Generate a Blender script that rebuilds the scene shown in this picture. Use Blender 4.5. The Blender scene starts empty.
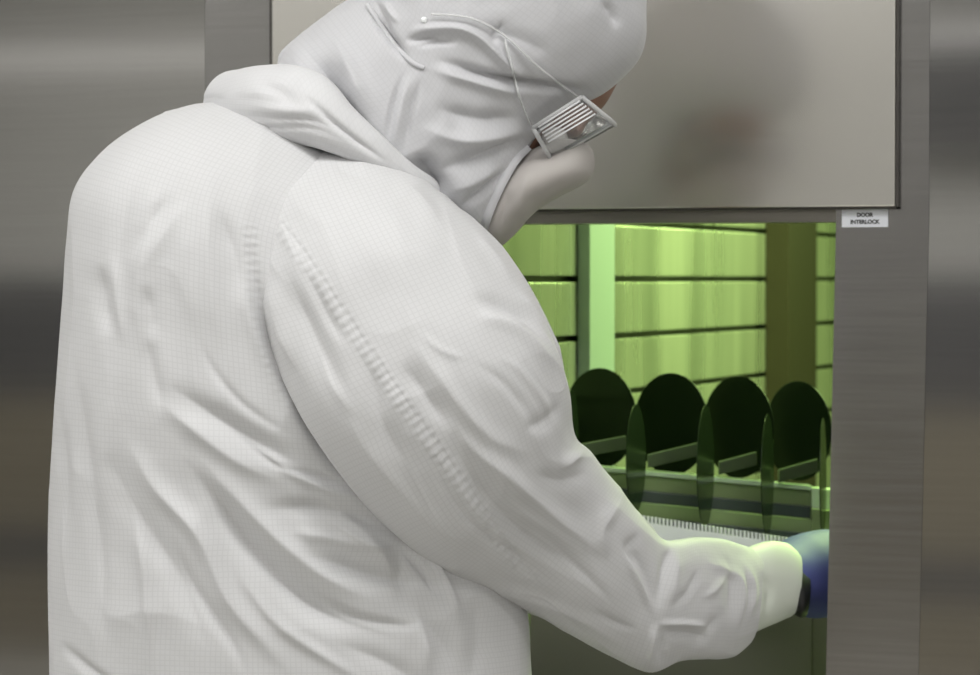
import bpy, bmesh, math, random
import numpy as np
from mathutils import Vector, Matrix

random.seed(7)
rng = np.random.RandomState(11)
SC = bpy.context.scene
COL = SC.collection

# ------------------------------------------------------------------ camera
F = 2900.0
TH = math.radians(19.84)
PITCH = math.atan(58.5 / F)
CAMZ = 1.35
CAMD = 2.84
cam_data = bpy.data.cameras.new('camera')
cam_data.sensor_fit = 'HORIZONTAL'
cam_data.sensor_width = 36.0
cam_data.lens = F / 980.0 * 36.0
cam_data.clip_start = 0.05
cam_data.clip_end = 60
cam = bpy.data.objects.new('camera', cam_data)
COL.objects.link(cam)
CF = Vector((-math.sin(TH) * math.cos(PITCH), math.cos(TH) * math.cos(PITCH), -math.sin(PITCH)))
CR = Vector((math.cos(TH), math.sin(TH), 0))
CU = CR.cross(CF)
cam.matrix_world = Matrix((
    (CR.x, CU.x, -CF.x, 0), (CR.y, CU.y, -CF.y, -CAMD), (CR.z, CU.z, -CF.z, CAMZ), (0, 0, 0, 1)))
SC.camera = cam
cam_data.dof.use_dof = True
cam_data.dof.focus_distance = 2.5
cam_data.dof.aperture_fstop = 11

C0 = np.array([0, -CAMD, CAMZ])
aF, aR, aU = np.array(CF), np.array(CR), np.array(CU)


def P(u, v, w):
    """point seen in direction (u, v) at axial distance w from the camera"""
    u = np.asarray(u, float); v = np.asarray(v, float); w = np.asarray(w, float)
    return (C0 + w[..., None] * aF + ((u - 490) / F * w)[..., None] * aR
            + ((337.5 - v) / F * w)[..., None] * aU)


def PY(u, v, y):
    """point seen in direction (u, v) on the plane Y = y"""
    d = aF + (u - 490) / F * aR + (337.5 - v) / F * aU
    return C0 + d * ((y + CAMD) / d[1])


def PX(u, v, x):
    d = aF + (u - 490) / F * aR + (337.5 - v) / F * aU
    return C0 + d * ((x - C0[0]) / d[0])


# ------------------------------------------------------------------ world, light, exposure
world = bpy.data.worlds.new('world'); SC.world = world
world.use_nodes = True
world.node_tree.nodes['Background'].inputs[0].default_value = (0.9, 0.93, 1, 1)
world.node_tree.nodes['Background'].inputs[1].default_value = 0.25
SC.view_settings.view_transform = 'Standard'
SC.view_settings.look = 'None'
SC.view_settings.gamma = 1
SC.view_settings.use_curve_mapping = False
SC.view_settings.exposure = 0.0


def area(name, loc, size, power, col=(1, 1, 1), target=None, sy=None):
    l = bpy.data.lights.new(name, 'AREA')
    l.energy = power; l.color = col
    l.size = size
    if sy:
        l.shape = 'RECTANGLE'; l.size_y = sy
    o = bpy.data.objects.new(name, l); COL.objects.link(o)
    o.location = loc
    if target is not None:
        d = Vector(target) - Vector(loc)
        o.rotation_euler = d.to_track_quat('-Z', 'Y').to_euler()
    return o


LIGHTS = [(-4.3, -2.6), (-4.3, -4.6), (-2.2, -1.35), (-0.3, -1.35), (1.6, -1.35), (-2.2, -3.9), (-0.3, -3.9), (1.6, -3.9)]  # first two lamps added to brighten the left of the rear wall
for i, (lx, ly) in enumerate(LIGHTS):
    area('ceiling_lamp_light', (lx, ly, 2.735), 1.2, 22 if i < 2 else (18 if i < 5 else 28), (1.0, 0.998, 0.995), None, 0.6)
# lamp tubes inside the wet bench
area('bench_lamp_light', (-0.62, 0.80, 1.84), 0.5, 42, (0.70, 1.0, 0.34), (-0.78, 0.80, 0.9), 0.9)
area('bench_lamp_light', (-0.50, 2.2, 1.84), 0.5, 26, (0.68, 1.0, 0.30), (-0.85, 2.1, 0.9), 1.0)

# ------------------------------------------------------------------ helpers


def new_mat(name, col=(0.5, 0.5, 0.5), rough=0.5, metal=0.0, **kw):
    m = bpy.data.materials.new(name); m.use_nodes = True
    b = m.node_tree.nodes['Principled BSDF']
    b.inputs['Base Color'].default_value = (*col, 1)
    b.inputs['Roughness'].default_value = rough
    b.inputs['Metallic'].default_value = metal
    for k, v in kw.items():
        b.inputs[k].default_value = v
    return m


def nd(m, t, **kw):
    n = m.node_tree.nodes.new(t)
    for k, v in kw.items():
        setattr(n, k, v)
    return n


def ln(m, a, b):
    m.node_tree.links.new(a, b)


def steel(name, c1, c2, rough, scale=(6, 6, 220), rv=0.08, aniso=0.6, bump=0.02, cloud=0.5):
    """brushed stainless steel: fine streaks plus slight clouding"""
    m = new_mat(name, c1, rough, 1.0)
    b = m.node_tree.nodes['Principled BSDF']
    tc = nd(m, 'ShaderNodeTexCoord')
    mp = nd(m, 'ShaderNodeMapping'); mp.inputs['Scale'].default_value = scale
    ln(m, tc.outputs['Object'], mp.inputs['Vector'])
    n1 = nd(m, 'ShaderNodeTexNoise'); n1.inputs['Scale'].default_value = 1.0; n1.inputs['Detail'].default_value = 4
    ln(m, mp.outputs[0], n1.inputs['Vector'])
    n2 = nd(m, 'ShaderNodeTexNoise'); n2.inputs['Scale'].default_value = 3.0; n2.inputs['Detail'].default_value = 1.5
    ln(m, tc.outputs['Object'], n2.inputs['Vector'])
    mx = nd(m, 'ShaderNodeMix', data_type='FLOAT'); mx.inputs[0].default_value = cloud
    ln(m, n1.outputs[0], mx.inputs[2]); ln(m, n2.outputs[0], mx.inputs[3])
    cr = nd(m, 'ShaderNodeValToRGB')
    cr.color_ramp.elements[0].position = 0.3; cr.color_ramp.elements[1].position = 0.7
    cr.color_ramp.elements[0].color = (*c2, 1); cr.color_ramp.elements[1].color = (*c1, 1)
    ln(m, mx.outputs[0], cr.inputs[0]); ln(m, cr.outputs[0], b.inputs['Base Color'])
    mr = nd(m, 'ShaderNodeMapRange')
    mr.inputs[3].default_value = rough - rv; mr.inputs[4].default_value = rough + rv
    ln(m, mx.outputs[0], mr.inputs[0]); ln(m, mr.outputs[0], b.inputs['Roughness'])
    b.inputs['Anisotropic'].default_value = aniso
    bp = nd(m, 'ShaderNodeBump'); bp.inputs['Strength'].default_value = bump; bp.inputs['Distance'].default_value = 0.002
    ln(m, n1.outputs[0], bp.inputs['Height']); ln(m, bp.outputs[0], b.inputs['Normal'])
    return m


def fabric(name, col, grid=0.0047, rough=0.62, strength=0.1, sheen=0.25, dark=0.86):
    """woven polyester with a fine conductive grid; UV is in metres"""
    m = new_mat(name, col, rough)
    b = m.node_tree.nodes['Principled BSDF']
    b.inputs['Sheen Weight'].default_value = sheen
    b.inputs['Subsurface Weight'].default_value = 0.0
    uv = nd(m, 'ShaderNodeUVMap')
    sp = nd(m, 'ShaderNodeSeparateXYZ'); ln(m, uv.outputs[0], sp.inputs[0])
    outs = []
    for k in range(2):
        d = nd(m, 'ShaderNodeMath', operation='DIVIDE'); d.inputs[1].default_value = grid
        ln(m, sp.outputs[k], d.inputs[0])
        f = nd(m, 'ShaderNodeMath', operation='FRACT'); ln(m, d.outputs[0], f.inputs[0])
        s = nd(m, 'ShaderNodeMath', operation='SUBTRACT'); s.inputs[1].default_value = 0.5; ln(m, f.outputs[0], s.inputs[0])
        a = nd(m, 'ShaderNodeMath', operation='ABSOLUTE'); ln(m, s.outputs[0], a.inputs[0])
        r = nd(m, 'ShaderNodeMapRange', interpolation_type='SMOOTHSTEP')
        r.inputs[1].default_value = 0.0; r.inputs[2].default_value = 0.17
        r.inputs[3].default_value = 1.0; r.inputs[4].default_value = 0.0
        ln(m, a.outputs[0], r.inputs[0]); outs.append(r.outputs[0])
    mx = nd(m, 'ShaderNodeMath', operation='MAXIMUM'); ln(m, outs[0], mx.inputs[0]); ln(m, outs[1], mx.inputs[1])
    mix = nd(m, 'ShaderNodeMix', data_type='RGBA')
    mix.inputs[6].default_value = (*col, 1)
    mix.inputs[7].default_value = (col[0] * dark, col[1] * dark, col[2] * dark, 1)
    ln(m, mx.outputs[0], mix.inputs[0]); ln(m, mix.outputs[2], b.inputs['Base Color'])
    tc = nd(m, 'ShaderNodeTexCoord')
    n2 = nd(m, 'ShaderNodeTexNoise'); n2.inputs['Scale'].default_value = 22; n2.inputs['Detail'].default_value = 3
    ln(m, tc.outputs['Object'], n2.inputs['Vector'])
    b1 = nd(m, 'ShaderNodeBump'); b1.inputs['Strength'].default_value = 0.25; b1.inputs['Distance'].default_value = 0.006
    ln(m, n2.outputs[0], b1.inputs['Height'])
    b2 = nd(m, 'ShaderNodeBump'); b2.inputs['Strength'].default_value = strength; b2.inputs['Distance'].default_value = 0.0006
    ln(m, mx.outputs[0], b2.inputs['Height']); ln(m, b1.outputs[0], b2.inputs['Normal'])
    ln(m, b2.outputs[0], b.inputs['Normal'])
    return m


M = {}
M['door_steel'] = steel('door_steel', (0.88, 0.855, 0.805), (0.80, 0.775, 0.73), 0.205, aniso=0.0, bump=0.0, rv=.03, cloud=1.0)
M['frame_steel'] = steel('frame_steel', (0.42, 0.41, 0.40), (0.36, 0.35, 0.34), 0.20, aniso=0.0, bump=0.003)
M['panel_steel'] = steel('panel_steel', (0.54, 0.53, 0.515), (0.48, 0.47, 0.455), 0.075, rv=0.01, aniso=0.0, bump=0.0)
M['rim_steel'] = steel('rim_steel', (0.33, 0.31, 0.28), (0.26, 0.25, 0.22), 0.35)
M['edge_dark'] = new_mat('edge_dark', (0.05, 0.045, 0.04), 0.5)
M['liner'] = steel('liner', (0.84, 0.84, 0.76), (0.34, 0.37, 0.30), 0.28, scale=(9, 9, 0.7), rv=0.1, cloud=0.3)  # dark vertical streaks paint reflections and streak shadows into the wall colour
M['liner'].node_tree.nodes['Principled BSDF'].inputs['Metallic'].default_value = 0.7
M['liner_post'] = new_mat('liner_post', (0.27, 0.32, 0.34), 0.45)
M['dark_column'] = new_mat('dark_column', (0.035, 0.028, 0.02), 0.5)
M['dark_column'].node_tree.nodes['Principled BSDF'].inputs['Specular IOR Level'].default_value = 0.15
M['gap'] = new_mat('gap', (0.03, 0.035, 0.02), 0.6)
M['tank'] = new_mat('tank', (0.15, 0.15, 0.115), 0.45)
M['tank_dark'] = new_mat('tank_dark', (0.03, 0.035, 0.03), 0.35)
M['deck'] = new_mat('deck', (0.42, 0.46, 0.33), 0.4)
M['wafer'] = new_mat('wafer', (0.016, 0.026, 0.014), 0.22, 0.3)
M['wafer'].node_tree.nodes['Principled BSDF'].inputs['Specular IOR Level'].default_value = 0.2
M['plastic_white'] = new_mat('plastic_white', (0.78, 0.80, 0.80), 0.4)
M['suit'] = fabric('suit', (0.555, 0.555, 0.56), dark=0.915, strength=.04)
M['hoodm'] = fabric('hood_cloth', (0.49, 0.49, 0.505), dark=0.94, strength=.02)
M['seam'] = fabric('seam_cloth', (0.58, 0.58, 0.59), dark=0.96)
M['mask'] = new_mat('mask', (0.43, 0.405, 0.385), 0.8)
M['skin'] = new_mat('skin', (0.24, 0.13, 0.09), 0.5)
M['nitrile'] = new_mat('nitrile', (0.085, 0.10, 0.30), 0.62)
M['inner_glove'] = new_mat('inner_glove', (0.62, 0.66, 0.58), 0.6)
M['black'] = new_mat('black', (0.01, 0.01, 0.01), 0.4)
M['clear'] = bpy.data.materials.new('clear_plastic'); M['clear'].use_nodes = True
_m = M['clear']; _m.node_tree.nodes.remove(_m.node_tree.nodes['Principled BSDF'])
_t = nd(_m, 'ShaderNodeBsdfTransparent'); _t.inputs[0].default_value = (0.93, 0.94, 0.94, 1)
_g = nd(_m, 'ShaderNodeBsdfGlossy'); _g.inputs['Roughness'].default_value = 0.12
_d = nd(_m, 'ShaderNodeBsdfDiffuse'); _d.inputs[0].default_value = (0.8, 0.8, 0.8, 1)
_l = nd(_m, 'ShaderNodeLayerWeight'); _l.inputs[0].default_value = 0.12
_x = nd(_m, 'ShaderNodeMixShader'); _y = nd(_m, 'ShaderNodeMixShader'); _y.inputs[0].default_value = 0.10
ln(_m, _l.outputs['Fresnel'], _x.inputs[0]); ln(_m, _t.outputs[0], _x.inputs[1]); ln(_m, _g.outputs[0], _x.inputs[2])
ln(_m, _x.outputs[0], _y.inputs[1]); ln(_m, _d.outputs[0], _y.inputs[2])
ln(_m, _y.outputs[0], _m.node_tree.nodes['Material Output'].inputs[0])
M['vent'] = new_mat('vent_plastic', (0.72, 0.72, 0.74), 0.3)
M['clear_edge'] = M['clear'].copy(); M['clear_edge'].name = 'clear_plastic_edge'
for _n in M['clear_edge'].node_tree.nodes:
    if _n.type == 'MIX_SHADER' and not _n.inputs[0].is_linked:
        _n.inputs[0].default_value = 0.45
M['label'] = new_mat('label', (0.62, 0.63, 0.68), 0.5)
M['ink'] = new_mat('ink', (0.03, 0.03, 0.03), 0.6)
M['floor'] = new_mat('floor_vinyl', (0.42, 0.41, 0.38), 0.4)
M['ceil'] = new_mat('ceiling_tile', (0.75, 0.75, 0.73), 0.8)
M['wallp'] = new_mat('wall_paint', (0.60, 0.60, 0.58), 0.6)
M['walld'] = new_mat('wall_dark', (0.12, 0.12, 0.125), 0.5)
M['wallb'] = new_mat('wall_brown', (0.27, 0.245, 0.19), 0.5)
M['wallw'] = new_mat('wall_white', (0.8, 0.79, 0.76), 0.5)
M['glow'] = new_mat('lamp_diffuser', (0.9, 0.9, 0.9), 0.5)
gb = M['glow'].node_tree.nodes['Principled BSDF']
gb.inputs['Emission Color'].default_value = (1, 0.98, 0.94, 1); gb.inputs['Emission Strength'].default_value = 2.5
M['glowg'] = new_mat('green_tube', (0.5, 0.9, 0.3), 0.5)
gb = M['glowg'].node_tree.nodes['Principled BSDF']
gb.inputs['Emission Color'].default_value = (0.56, 1, 0.22, 1); gb.inputs['Emission Strength'].default_value = 4


def link(name, me, mat, parent=None, smooth=False):
    o = bpy.data.objects.new(name, me); COL.objects.link(o)
    if mat is not None:
        me.materials.append(mat)
    if smooth:
        me.polygons.foreach_set('use_smooth', [True] * len(me.polygons))
    if parent is not None:
        o.parent = parent
        o.matrix_parent_inverse = Matrix.Translation(-parent.location)
    return o


def bmobj(name, bm, mat, parent=None, smooth=False):
    bmesh.ops.recalc_face_normals(bm, faces=bm.faces)
    me = bpy.data.meshes.new(name); bm.to_mesh(me); bm.free()
    return link(name, me, mat, parent, smooth)


def empty(name, loc):
    o = bpy.data.objects.new(name, None); COL.objects.link(o)
    o.location = loc; o.empty_display_size = 0.05
    return o


def tag(o, label=None, cat=None, group=None, kind=None):
    if label: o['label'] = label
    if cat: o['category'] = cat
    if group: o['group'] = group
    if kind: o['kind'] = kind
    return o


def add_box(bm, x0, x1, y0, y1, z0, z1, bev=0.0):
    r = bmesh.ops.create_cube(bm, size=1)
    vs = r['verts']
    for v in vs:
        v.co = Vector(((x0 + x1) / 2 + v.co.x * (x1 - x0), (y0 + y1) / 2 + v.co.y * (y1 - y0), (z0 + z1) / 2 + v.co.z * (z1 - z0)))
    if bev > 0:
        es = list({e for v in vs for e in v.link_edges})
        bmesh.ops.bevel(bm, geom=es, offset=bev, segments=2, affect='EDGES', profile=0.7)


def add_obox(bm, c, ax, ay, az, bev=0.0):
    """oriented box: centre and three half-axis vectors"""
    r = bmesh.ops.create_cube(bm, size=2)
    vs = r['verts']
    c, ax, ay, az = map(Vector, (c, ax, ay, az))
    for v in vs:
        v.co = c + ax * v.co.x + ay * v.co.y + az * v.co.z
    if bev > 0:
        es = list({e for v in vs for e in v.link_edges})
        bmesh.ops.bevel(bm, geom=es, offset=bev, segments=2, affect='EDGES', profile=0.7)


def box(name, x0, x1, y0, y1, z0, z1, mat, parent=None, bev=0.0):
    bm = bmesh.new(); add_box(bm, x0, x1, y0, y1, z0, z1, bev)
    return bmobj(name, bm, mat, parent)


def prism(name, pts, y0, y1, mat, parent=None, bev=0.0):
    """outline of (x, z) points given thickness from y0 to y1"""
    bm = bmesh.new()
    a = [bm.verts.new((x, y0, z)) for x, z in pts]
    b = [bm.verts.new((x, y1, z)) for x, z in pts]
    bm.faces.new(a); bm.faces.new(b[::-1])
    n = len(pts)
    for i in range(n):
        bm.faces.new((a[i], b[i], b[(i + 1) % n], a[(i + 1) % n]))
    if bev:
        bmesh.ops.bevel(bm, geom=list(bm.edges), offset=bev, segments=2, affect='EDGES')
    return bmobj(name, bm, mat, parent)


def add_tube(bm, pts, r, n=10, cap=True):
    pts = [Vector(p) for p in pts]
    rs = r if hasattr(r, '__len__') else [r] * len(pts)
    rings = []
    up = Vector((0.1, 0.2, 1)).normalized()
    for i, p in enumerate(pts):
        t = (pts[min(i + 1, len(pts) - 1)] - pts[max(i - 1, 0)]).normalized()
        a = t.cross(up)
        if a.length < 1e-3:
            a = t.cross(Vector((1, 0, 0)))
        a.normalize(); b = t.cross(a)
        rings.append([bm.verts.new(p + (a * math.cos(2 * math.pi * k / n) + b * math.sin(2 * math.pi * k / n)) * rs[i]) for k in range(n)])
    for i in range(len(rings) - 1):
        for k in range(n):
            bm.faces.new((rings[i][k], rings[i][(k + 1) % n], rings[i + 1][(k + 1) % n], rings[i + 1][k]))
    if cap:
        bm.faces.new(rings[0][::-1]); bm.faces.new(rings[-1])


def grid_mesh(name, V, closed_u=True, uv=None, caps=True):
    """V: (rows, cols, 3); columns run round"""
    R, C_ = V.shape[:2]
    idx = np.arange(R * C_).reshape(R, C_)
    nxt = np.roll(idx, -1, axis=1)
    if not closed_u:
        a, b = idx[:-1, :-1], idx[:-1, 1:]; c, d = idx[1:, 1:], idx[1:, :-1]
    else:
        a, b = idx[:-1], nxt[:-1]; c, d = nxt[1:], idx[1:]
    quads = np.stack([a, b, c, d], -1).reshape(-1, 4)
    faces = quads
    me = bpy.data.meshes.new(name)
    nq = len(faces)
    ncap = (2 if (caps and closed_u) else 0)
    me.vertices.add(R * C_)
    me.vertices.foreach_set('co', V.reshape(-1).astype(np.float32))
    loops = faces.reshape(-1)
    starts = np.arange(nq) * 4
    tot = np.full(nq, 4)
    if ncap:
        loops = np.concatenate([loops, idx[0][::-1], idx[-1]])
        starts = np.concatenate([starts, [nq * 4, nq * 4 + C_]])
        tot = np.concatenate([tot, [C_, C_]])
    me.loops.add(len(loops)); me.loops.foreach_set('vertex_index', loops.astype(np.int32))
    me.polygons.add(len(starts)); me.polygons.foreach_set('loop_start', starts.astype(np.int32))
    try:
        me.polygons.foreach_set('loop_total', tot.astype(np.int32))
    except Exception:
        pass
    if uv is not None:
        UV = uv.reshape(-1, 2)
        L = np.zeros((len(loops), 2)); L[:] = UV[loops]
        if closed_u:      # the wrap column
            col = (loops[:nq * 4] % C_).reshape(-1, 4)
            width = uv[:, -1, 0] + (uv[:, -1, 0] - uv[:, -2, 0])
            lastq = np.where((col == C_ - 1).any(1) & (col == 0).any(1))[0]
            for q in lastq:
                for k in range(4):
                    if col[q, k] == 0:
                        li = q * 4 + k
                        L[li, 0] += width[loops[li] // C_]
        l = me.uv_layers.new(name='UVMap')
        l.data.foreach_set('uv', L.reshape(-1).astype(np.float32))
    me.update(calc_edges=True); me.validate()
    return me


def catmull(A, n):
    """resample rows of A along a centripetal-ish Catmull-Rom spline"""
    A = np.asarray(A, float)
    m = len(A)
    t = np.linspace(0, m - 1, n)
    i = np.clip(t.astype(int), 0, m - 2); f = (t - i)[:, None]
    p0 = A[np.maximum(i - 1, 0)]; p1 = A[i]; p2 = A[i + 1]; p3 = A[np.minimum(i + 2, m - 1)]
    return 0.5 * ((2 * p1) + (-p0 + p2) * f + (2 * p0 - 5 * p1 + 4 * p2 - p3) * f ** 2 + (-p0 + 3 * p1 - 3 * p2 + p3) * f ** 3)


def smooth_rows(A, it=8):
    A = A.copy()
    for _ in range(it):
        A[1:-1] = A[1:-1] * 0.5 + (A[:-2] + A[2:]) * 0.25
    return A


def loft(sections, rows, cols, power=2.0, smooth_it=10):
    """sections: (u1, v1, u2, v2, w, depth_radius). Returns points and metric uv."""
    S = smooth_rows(catmull(sections, rows), smooth_it)
    p1 = P(S[:, 0], S[:, 1], S[:, 4]); p2 = P(S[:, 2], S[:, 3], S[:, 4])
    c = (p1 + p2) / 2; a = (p1 - p2) / 2
    ph = np.linspace(0, 2 * np.pi, cols, endpoint=False)
    cs, sn = np.cos(ph), np.sin(ph)
    e = 2.0 / power
    cs = np.sign(cs) * np.abs(cs) ** e; sn = np.sign(sn) * np.abs(sn) ** e
    V = c[:, None, :] + a[:, None, :] * cs[None, :, None] + (-aF)[None, None, :] * (S[:, 5][:, None] * sn[None, :])[..., None]
    return V


def metric_uv(V):
    d = np.linalg.norm(np.roll(V, -1, axis=1) - V, axis=2)
    un = np.concatenate([np.zeros((V.shape[0], 1)), np.cumsum(d, 1)[:, :-1]], 1)
    dr = np.linalg.norm(V[1:] - V[:-1], axis=2).mean(1)
    vn = np.concatenate([[0], np.cumsum(dr)])
    k = V.shape[1] // 4          # keep the camera side aligned
    un = un - un[:, k:k + 1]
    return np.stack([un, np.repeat(vn[:, None], V.shape[1], 1)], -1)


def normals(V, closed=True):
    du = np.roll(V, -1, axis=1) - np.roll(V, 1, axis=1)
    dv = np.gradient(V, axis=0)
    n = np.cross(du, dv)
    n /= np.linalg.norm(n, axis=2, keepdims=True) + 1e-12
    c = V.mean(axis=1, keepdims=True)
    s = np.sign(((V - c) * n).sum(2).mean())
    return n * s


def project(V):
    d = V - C0
    w = d @ aF
    return np.stack([490 + F * (d @ aR) / w, 337.5 - F * (d @ aU) / w], -1)


def polydist(Q, pts):
    """signed distance (px), and 0-1 arclength to a smoothed polyline"""
    pts = catmull(pts, max(24, 6 * len(pts))) if len(pts) > 2 else np.asarray(pts, float)
    seg = pts[1:] - pts[:-1]; L = np.linalg.norm(seg, axis=1); cum = np.concatenate([[0], np.cumsum(L)]); T = cum[-1]
    best = np.full(Q.shape[:-1], 1e9); sd = np.zeros_like(best); tt = np.zeros_like(best)
    for i in range(len(seg)):
        r = Q - pts[i]
        t = np.clip((r @ seg[i]) / (L[i] ** 2), 0, 1)
        d = np.linalg.norm(r - t[..., None] * seg[i], axis=-1)
        cr = seg[i][0] * r[..., 1] - seg[i][1] * r[..., 0]
        m = d < best
        best = np.where(m, d, best); sd = np.where(m, np.sign(cr) * d, sd); tt = np.where(m, (cum[i] + t * L[i]) / T, tt)
    return sd, tt, T


def vnoise(x, y, seed=0):
    r = np.random.RandomState(seed); G = r.rand(64, 64)
    xi = np.floor(x).astype(int); yi = np.floor(y).astype(int)
    fx = x - xi; fy = y - yi
    fx = fx * fx * (3 - 2 * fx); fy = fy * fy * (3 - 2 * fy)
    g = lambda a, b: G[a % 64, b % 64]
    return (g(xi, yi) * (1 - fx) + g(xi + 1, yi) * fx) * (1 - fy) + (g(xi, yi + 1) * (1 - fx) + g(xi + 1, yi + 1) * fx) * fy - 0.5


def apply_folds(V, folds, noise=()):
    """folds: (kind, points, width px, height m). Displaces along the normal."""
    N = normals(V)
    Q = project(V)
    H = np.zeros(V.shape[:2])
    face = np.clip((N @ (-aF)) * 2.2, 0, 1)
    for kind, pts, wd, h in folds:
        sd, t, T = polydist(Q, pts)
        ends = np.clip(np.minimum(t, 1 - t) * (12 if kind == 'k' else 2.6), 0, 1); ends = ends * ends * (3 - 2 * ends)
        if kind == 'r':
            g = 0.62 * np.exp(-(sd / wd) ** 2) + 0.38 * np.exp(-np.sqrt(sd * sd + 1.5) / (wd * 0.45))
        elif kind == 'v':
            g = -0.62 * np.exp(-(sd / wd) ** 2) - 0.38 * np.exp(-np.sqrt(sd * sd + 1.5) / (wd * 0.45))
        elif kind == 's':      # overlap: sharp on one side, soft on the other
            g = np.where(sd > 0, np.exp(-(sd / (wd * 0.18)) ** 2), np.exp(-(sd / wd) ** 2))
        elif kind == 'S':
            g = np.where(sd < 0, np.exp(-(sd / (wd * 0.18)) ** 2), np.exp(-(sd / wd) ** 2))
        elif kind == 'k':      # stitched, puckered seam
            g = -0.9 * np.exp(-(sd / 1.6) ** 2) + np.exp(-((np.abs(sd - wd * 0.5) - wd * 0.5) / 4.0) ** 2) * (0.42 + 0.5 * np.sin(t * T / 9 * 2 * np.pi + 1.5 * np.sin(t * T / 37)))
            g = np.where(ends > 0, g, 0)
        H += h * g * ends * (face if kind != 'x' else 1)
    if len(noise):
        uv = metric_uv(V)
        for (fx, fy, amp, seed, ridge) in noise:
            wx = vnoise(uv[..., 0] * 9, uv[..., 1] * 9, seed + 50) * 0.8
            n = vnoise(uv[..., 0] * fx + wx, uv[..., 1] * fy + wx, seed)
            if ridge:
                n = 0.5 - np.abs(n) * 2
                n = np.sign(n) * np.abs(n) ** 1.4
            H += n * amp
    return V + N * H[..., None]


# ================================================================== SETTING: room
box('floor', -6.5, 3.5, -6.5, 3.6, -0.05, 0.0, M['floor'])['kind'] = 'structure'
box('ceiling', -6.5, 3.5, -6.5, 3.6, 2.78, 2.85, M['ceil'])['kind'] = 'structure'
box('wall_left', -6.55, -6.5, -6.5, 3.6, 0, 2.78, M['wallp'])['kind'] = 'structure'
box('wall_right', 3.5, 3.55, -6.5, 3.6, 0, 2.78, M['wallp'])['kind'] = 'structure'
# rear wall behind the photographer: banded (dark worktop line, brown fronts, added glow strip)
ZB = [(0, 0.30, 'wallb'), (0.30, 0.44, 'walld'), (0.44, 0.92, 'wallb'), (0.92, 1.36, 'walld'), (1.36, 2.11, 'wallp'),
      (2.11, 2.18, 'added_glow_strip'), (2.18, 2.78, 'wallp')]
box('wall_back', -6.5, 3.5, -6.56, -6.51, 0, 2.78, M['wallp'])['kind'] = 'structure'
M['added_glow_strip'] = new_mat('added_glow_strip', (0.8, 0.8, 0.8), 0.5)  # unseen glow added so the steel front mirrors a bright band
_b = M['added_glow_strip'].node_tree.nodes['Principled BSDF']
_b.inputs['Emission Color'].default_value = (1, 0.98, 0.95, 1); _b.inputs['Emission Strength'].default_value = 0.42
for i, (z0, z1, mm) in enumerate(ZB):
    box('trim_%d' % (i + 1), -6.5, 3.5, -6.51, -6.5, z0, z1, M[mm])['kind'] = 'structure'

box('trim_8', -1.95, -1.15, -6.5, -6.2, 1.76, 2.08, M['walld'])['kind'] = 'structure'
for (lx, ly) in LIGHTS:
    root = empty('ceiling_light', (lx, ly, 2.78))
    where = {-4.3: 'added far left', -2.2: 'left of centre', -0.3: 'centre', 1.6: 'right'}[lx]
    row = 'nearest the bench' if ly > -3 else 'nearest the rear wall'
    tag(root, 'white recessed ceiling panel light, %s one in the row %s' % (where, row), 'light', 'ceiling panel lights')
    bm = bmesh.new()
    for (a, b, c, d) in ((-.64, .64, -.34, -.30), (-.64, .64, .30, .34), (-.64, -.60, -.30, .30), (.60, .64, -.30, .30)):
        add_box(bm, lx + a, lx + b, ly + c, ly + d, 2.755, 2.78)
    bmobj('frame', bm, M['wallw'], root)
    box('diffuser', lx - .60, lx + .60, ly - .30, ly + .30, 2.765, 2.775, M['glow'], root)

# ================================================================== wet bench
xs = lambda u, v=337.5, y=0.0: PY(u, v, y)[0]
zs = lambda u, v, y=0.0: PY(u, v, y)[2]
X_OL = xs(395); X_OR = xs(836, 225)
bench = empty('wet_bench', (-0.5, 0.0, 0.0))
tag(bench, 'brushed stainless steel wet bench with a raised door and green lit chamber', 'bench')
# front fascia parts (the face lies in the plane Y = 0)
zt = zs(600, 223.5)
prism('front_panel', [(xs(272, 20) - .0022, 0), (xs(272, 20) - .0022, 2.6), (xs(205, 20) + .0003, 2.6), (xs(205, 20) + .0003, 0)], 0.0, 0.05, M['frame_steel'], bench)
prism('front_panel', [(xs(205, 20), 0), (xs(205, 20), 2.78), (-3.6, 2.78), (-3.6, 0)], 0.0, 0.05, M['panel_steel'], bench)
# left jamb (behind the technician), header, right jamb
prism('door_frame', [(X_OL, 0.0), (xs(272, 20) - .003, 0.0), (xs(272, 20) - .003, 2.6), (X_OL, 2.6)], 0.0, 0.05, M['frame_steel'], bench)
prism('header', [(X_OL, zt), (X_OL, 2.6), (X_OR, 2.6), (X_OR, zt)], 0.002, 0.05, M['rim_steel'], bench)
zA = zs(836, 225); zB = zs(825, 675)
xA, xB = X_OR, xs(826, 675)
slope = (xB - xA) / (zB - zA)
xlo = xA + slope * (0 - zA)
xr_t = xs(931, 0); xr_b = xs(914, 675)
s2 = (xr_b - xr_t) / (zs(914, 675) - zs(931, 0))
xr0 = xs(929, 220)
prism('door_frame', [(xlo, 0), (xA, zA), (xA, 2.6), (xr0 + .0008, 2.6), (xr0, zs(929, 220)), (xr0 + s2 * (0 - zs(929, 220)) * .9, 0)], 0.0, 0.06, M['frame_steel'], bench)
prism('front_panel', [(xr0 + s2 * (0 - zs(929, 220)) * .9 + .0003, 0), (xr0 + .0003, zs(929, 220)), (xr0 + .0011, 2.6), (3.4, 2.6), (3.4, 0)], 0.0, 0.05, M['panel_steel'], bench)
# sill and lower front below the opening
prism('lower_front', [(X_OL, 0), (X_OL, 0.80), (xlo + .02, 0.80), (xlo + .0, 0)], 0.0, 0.05, M['frame_steel'], bench)
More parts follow.
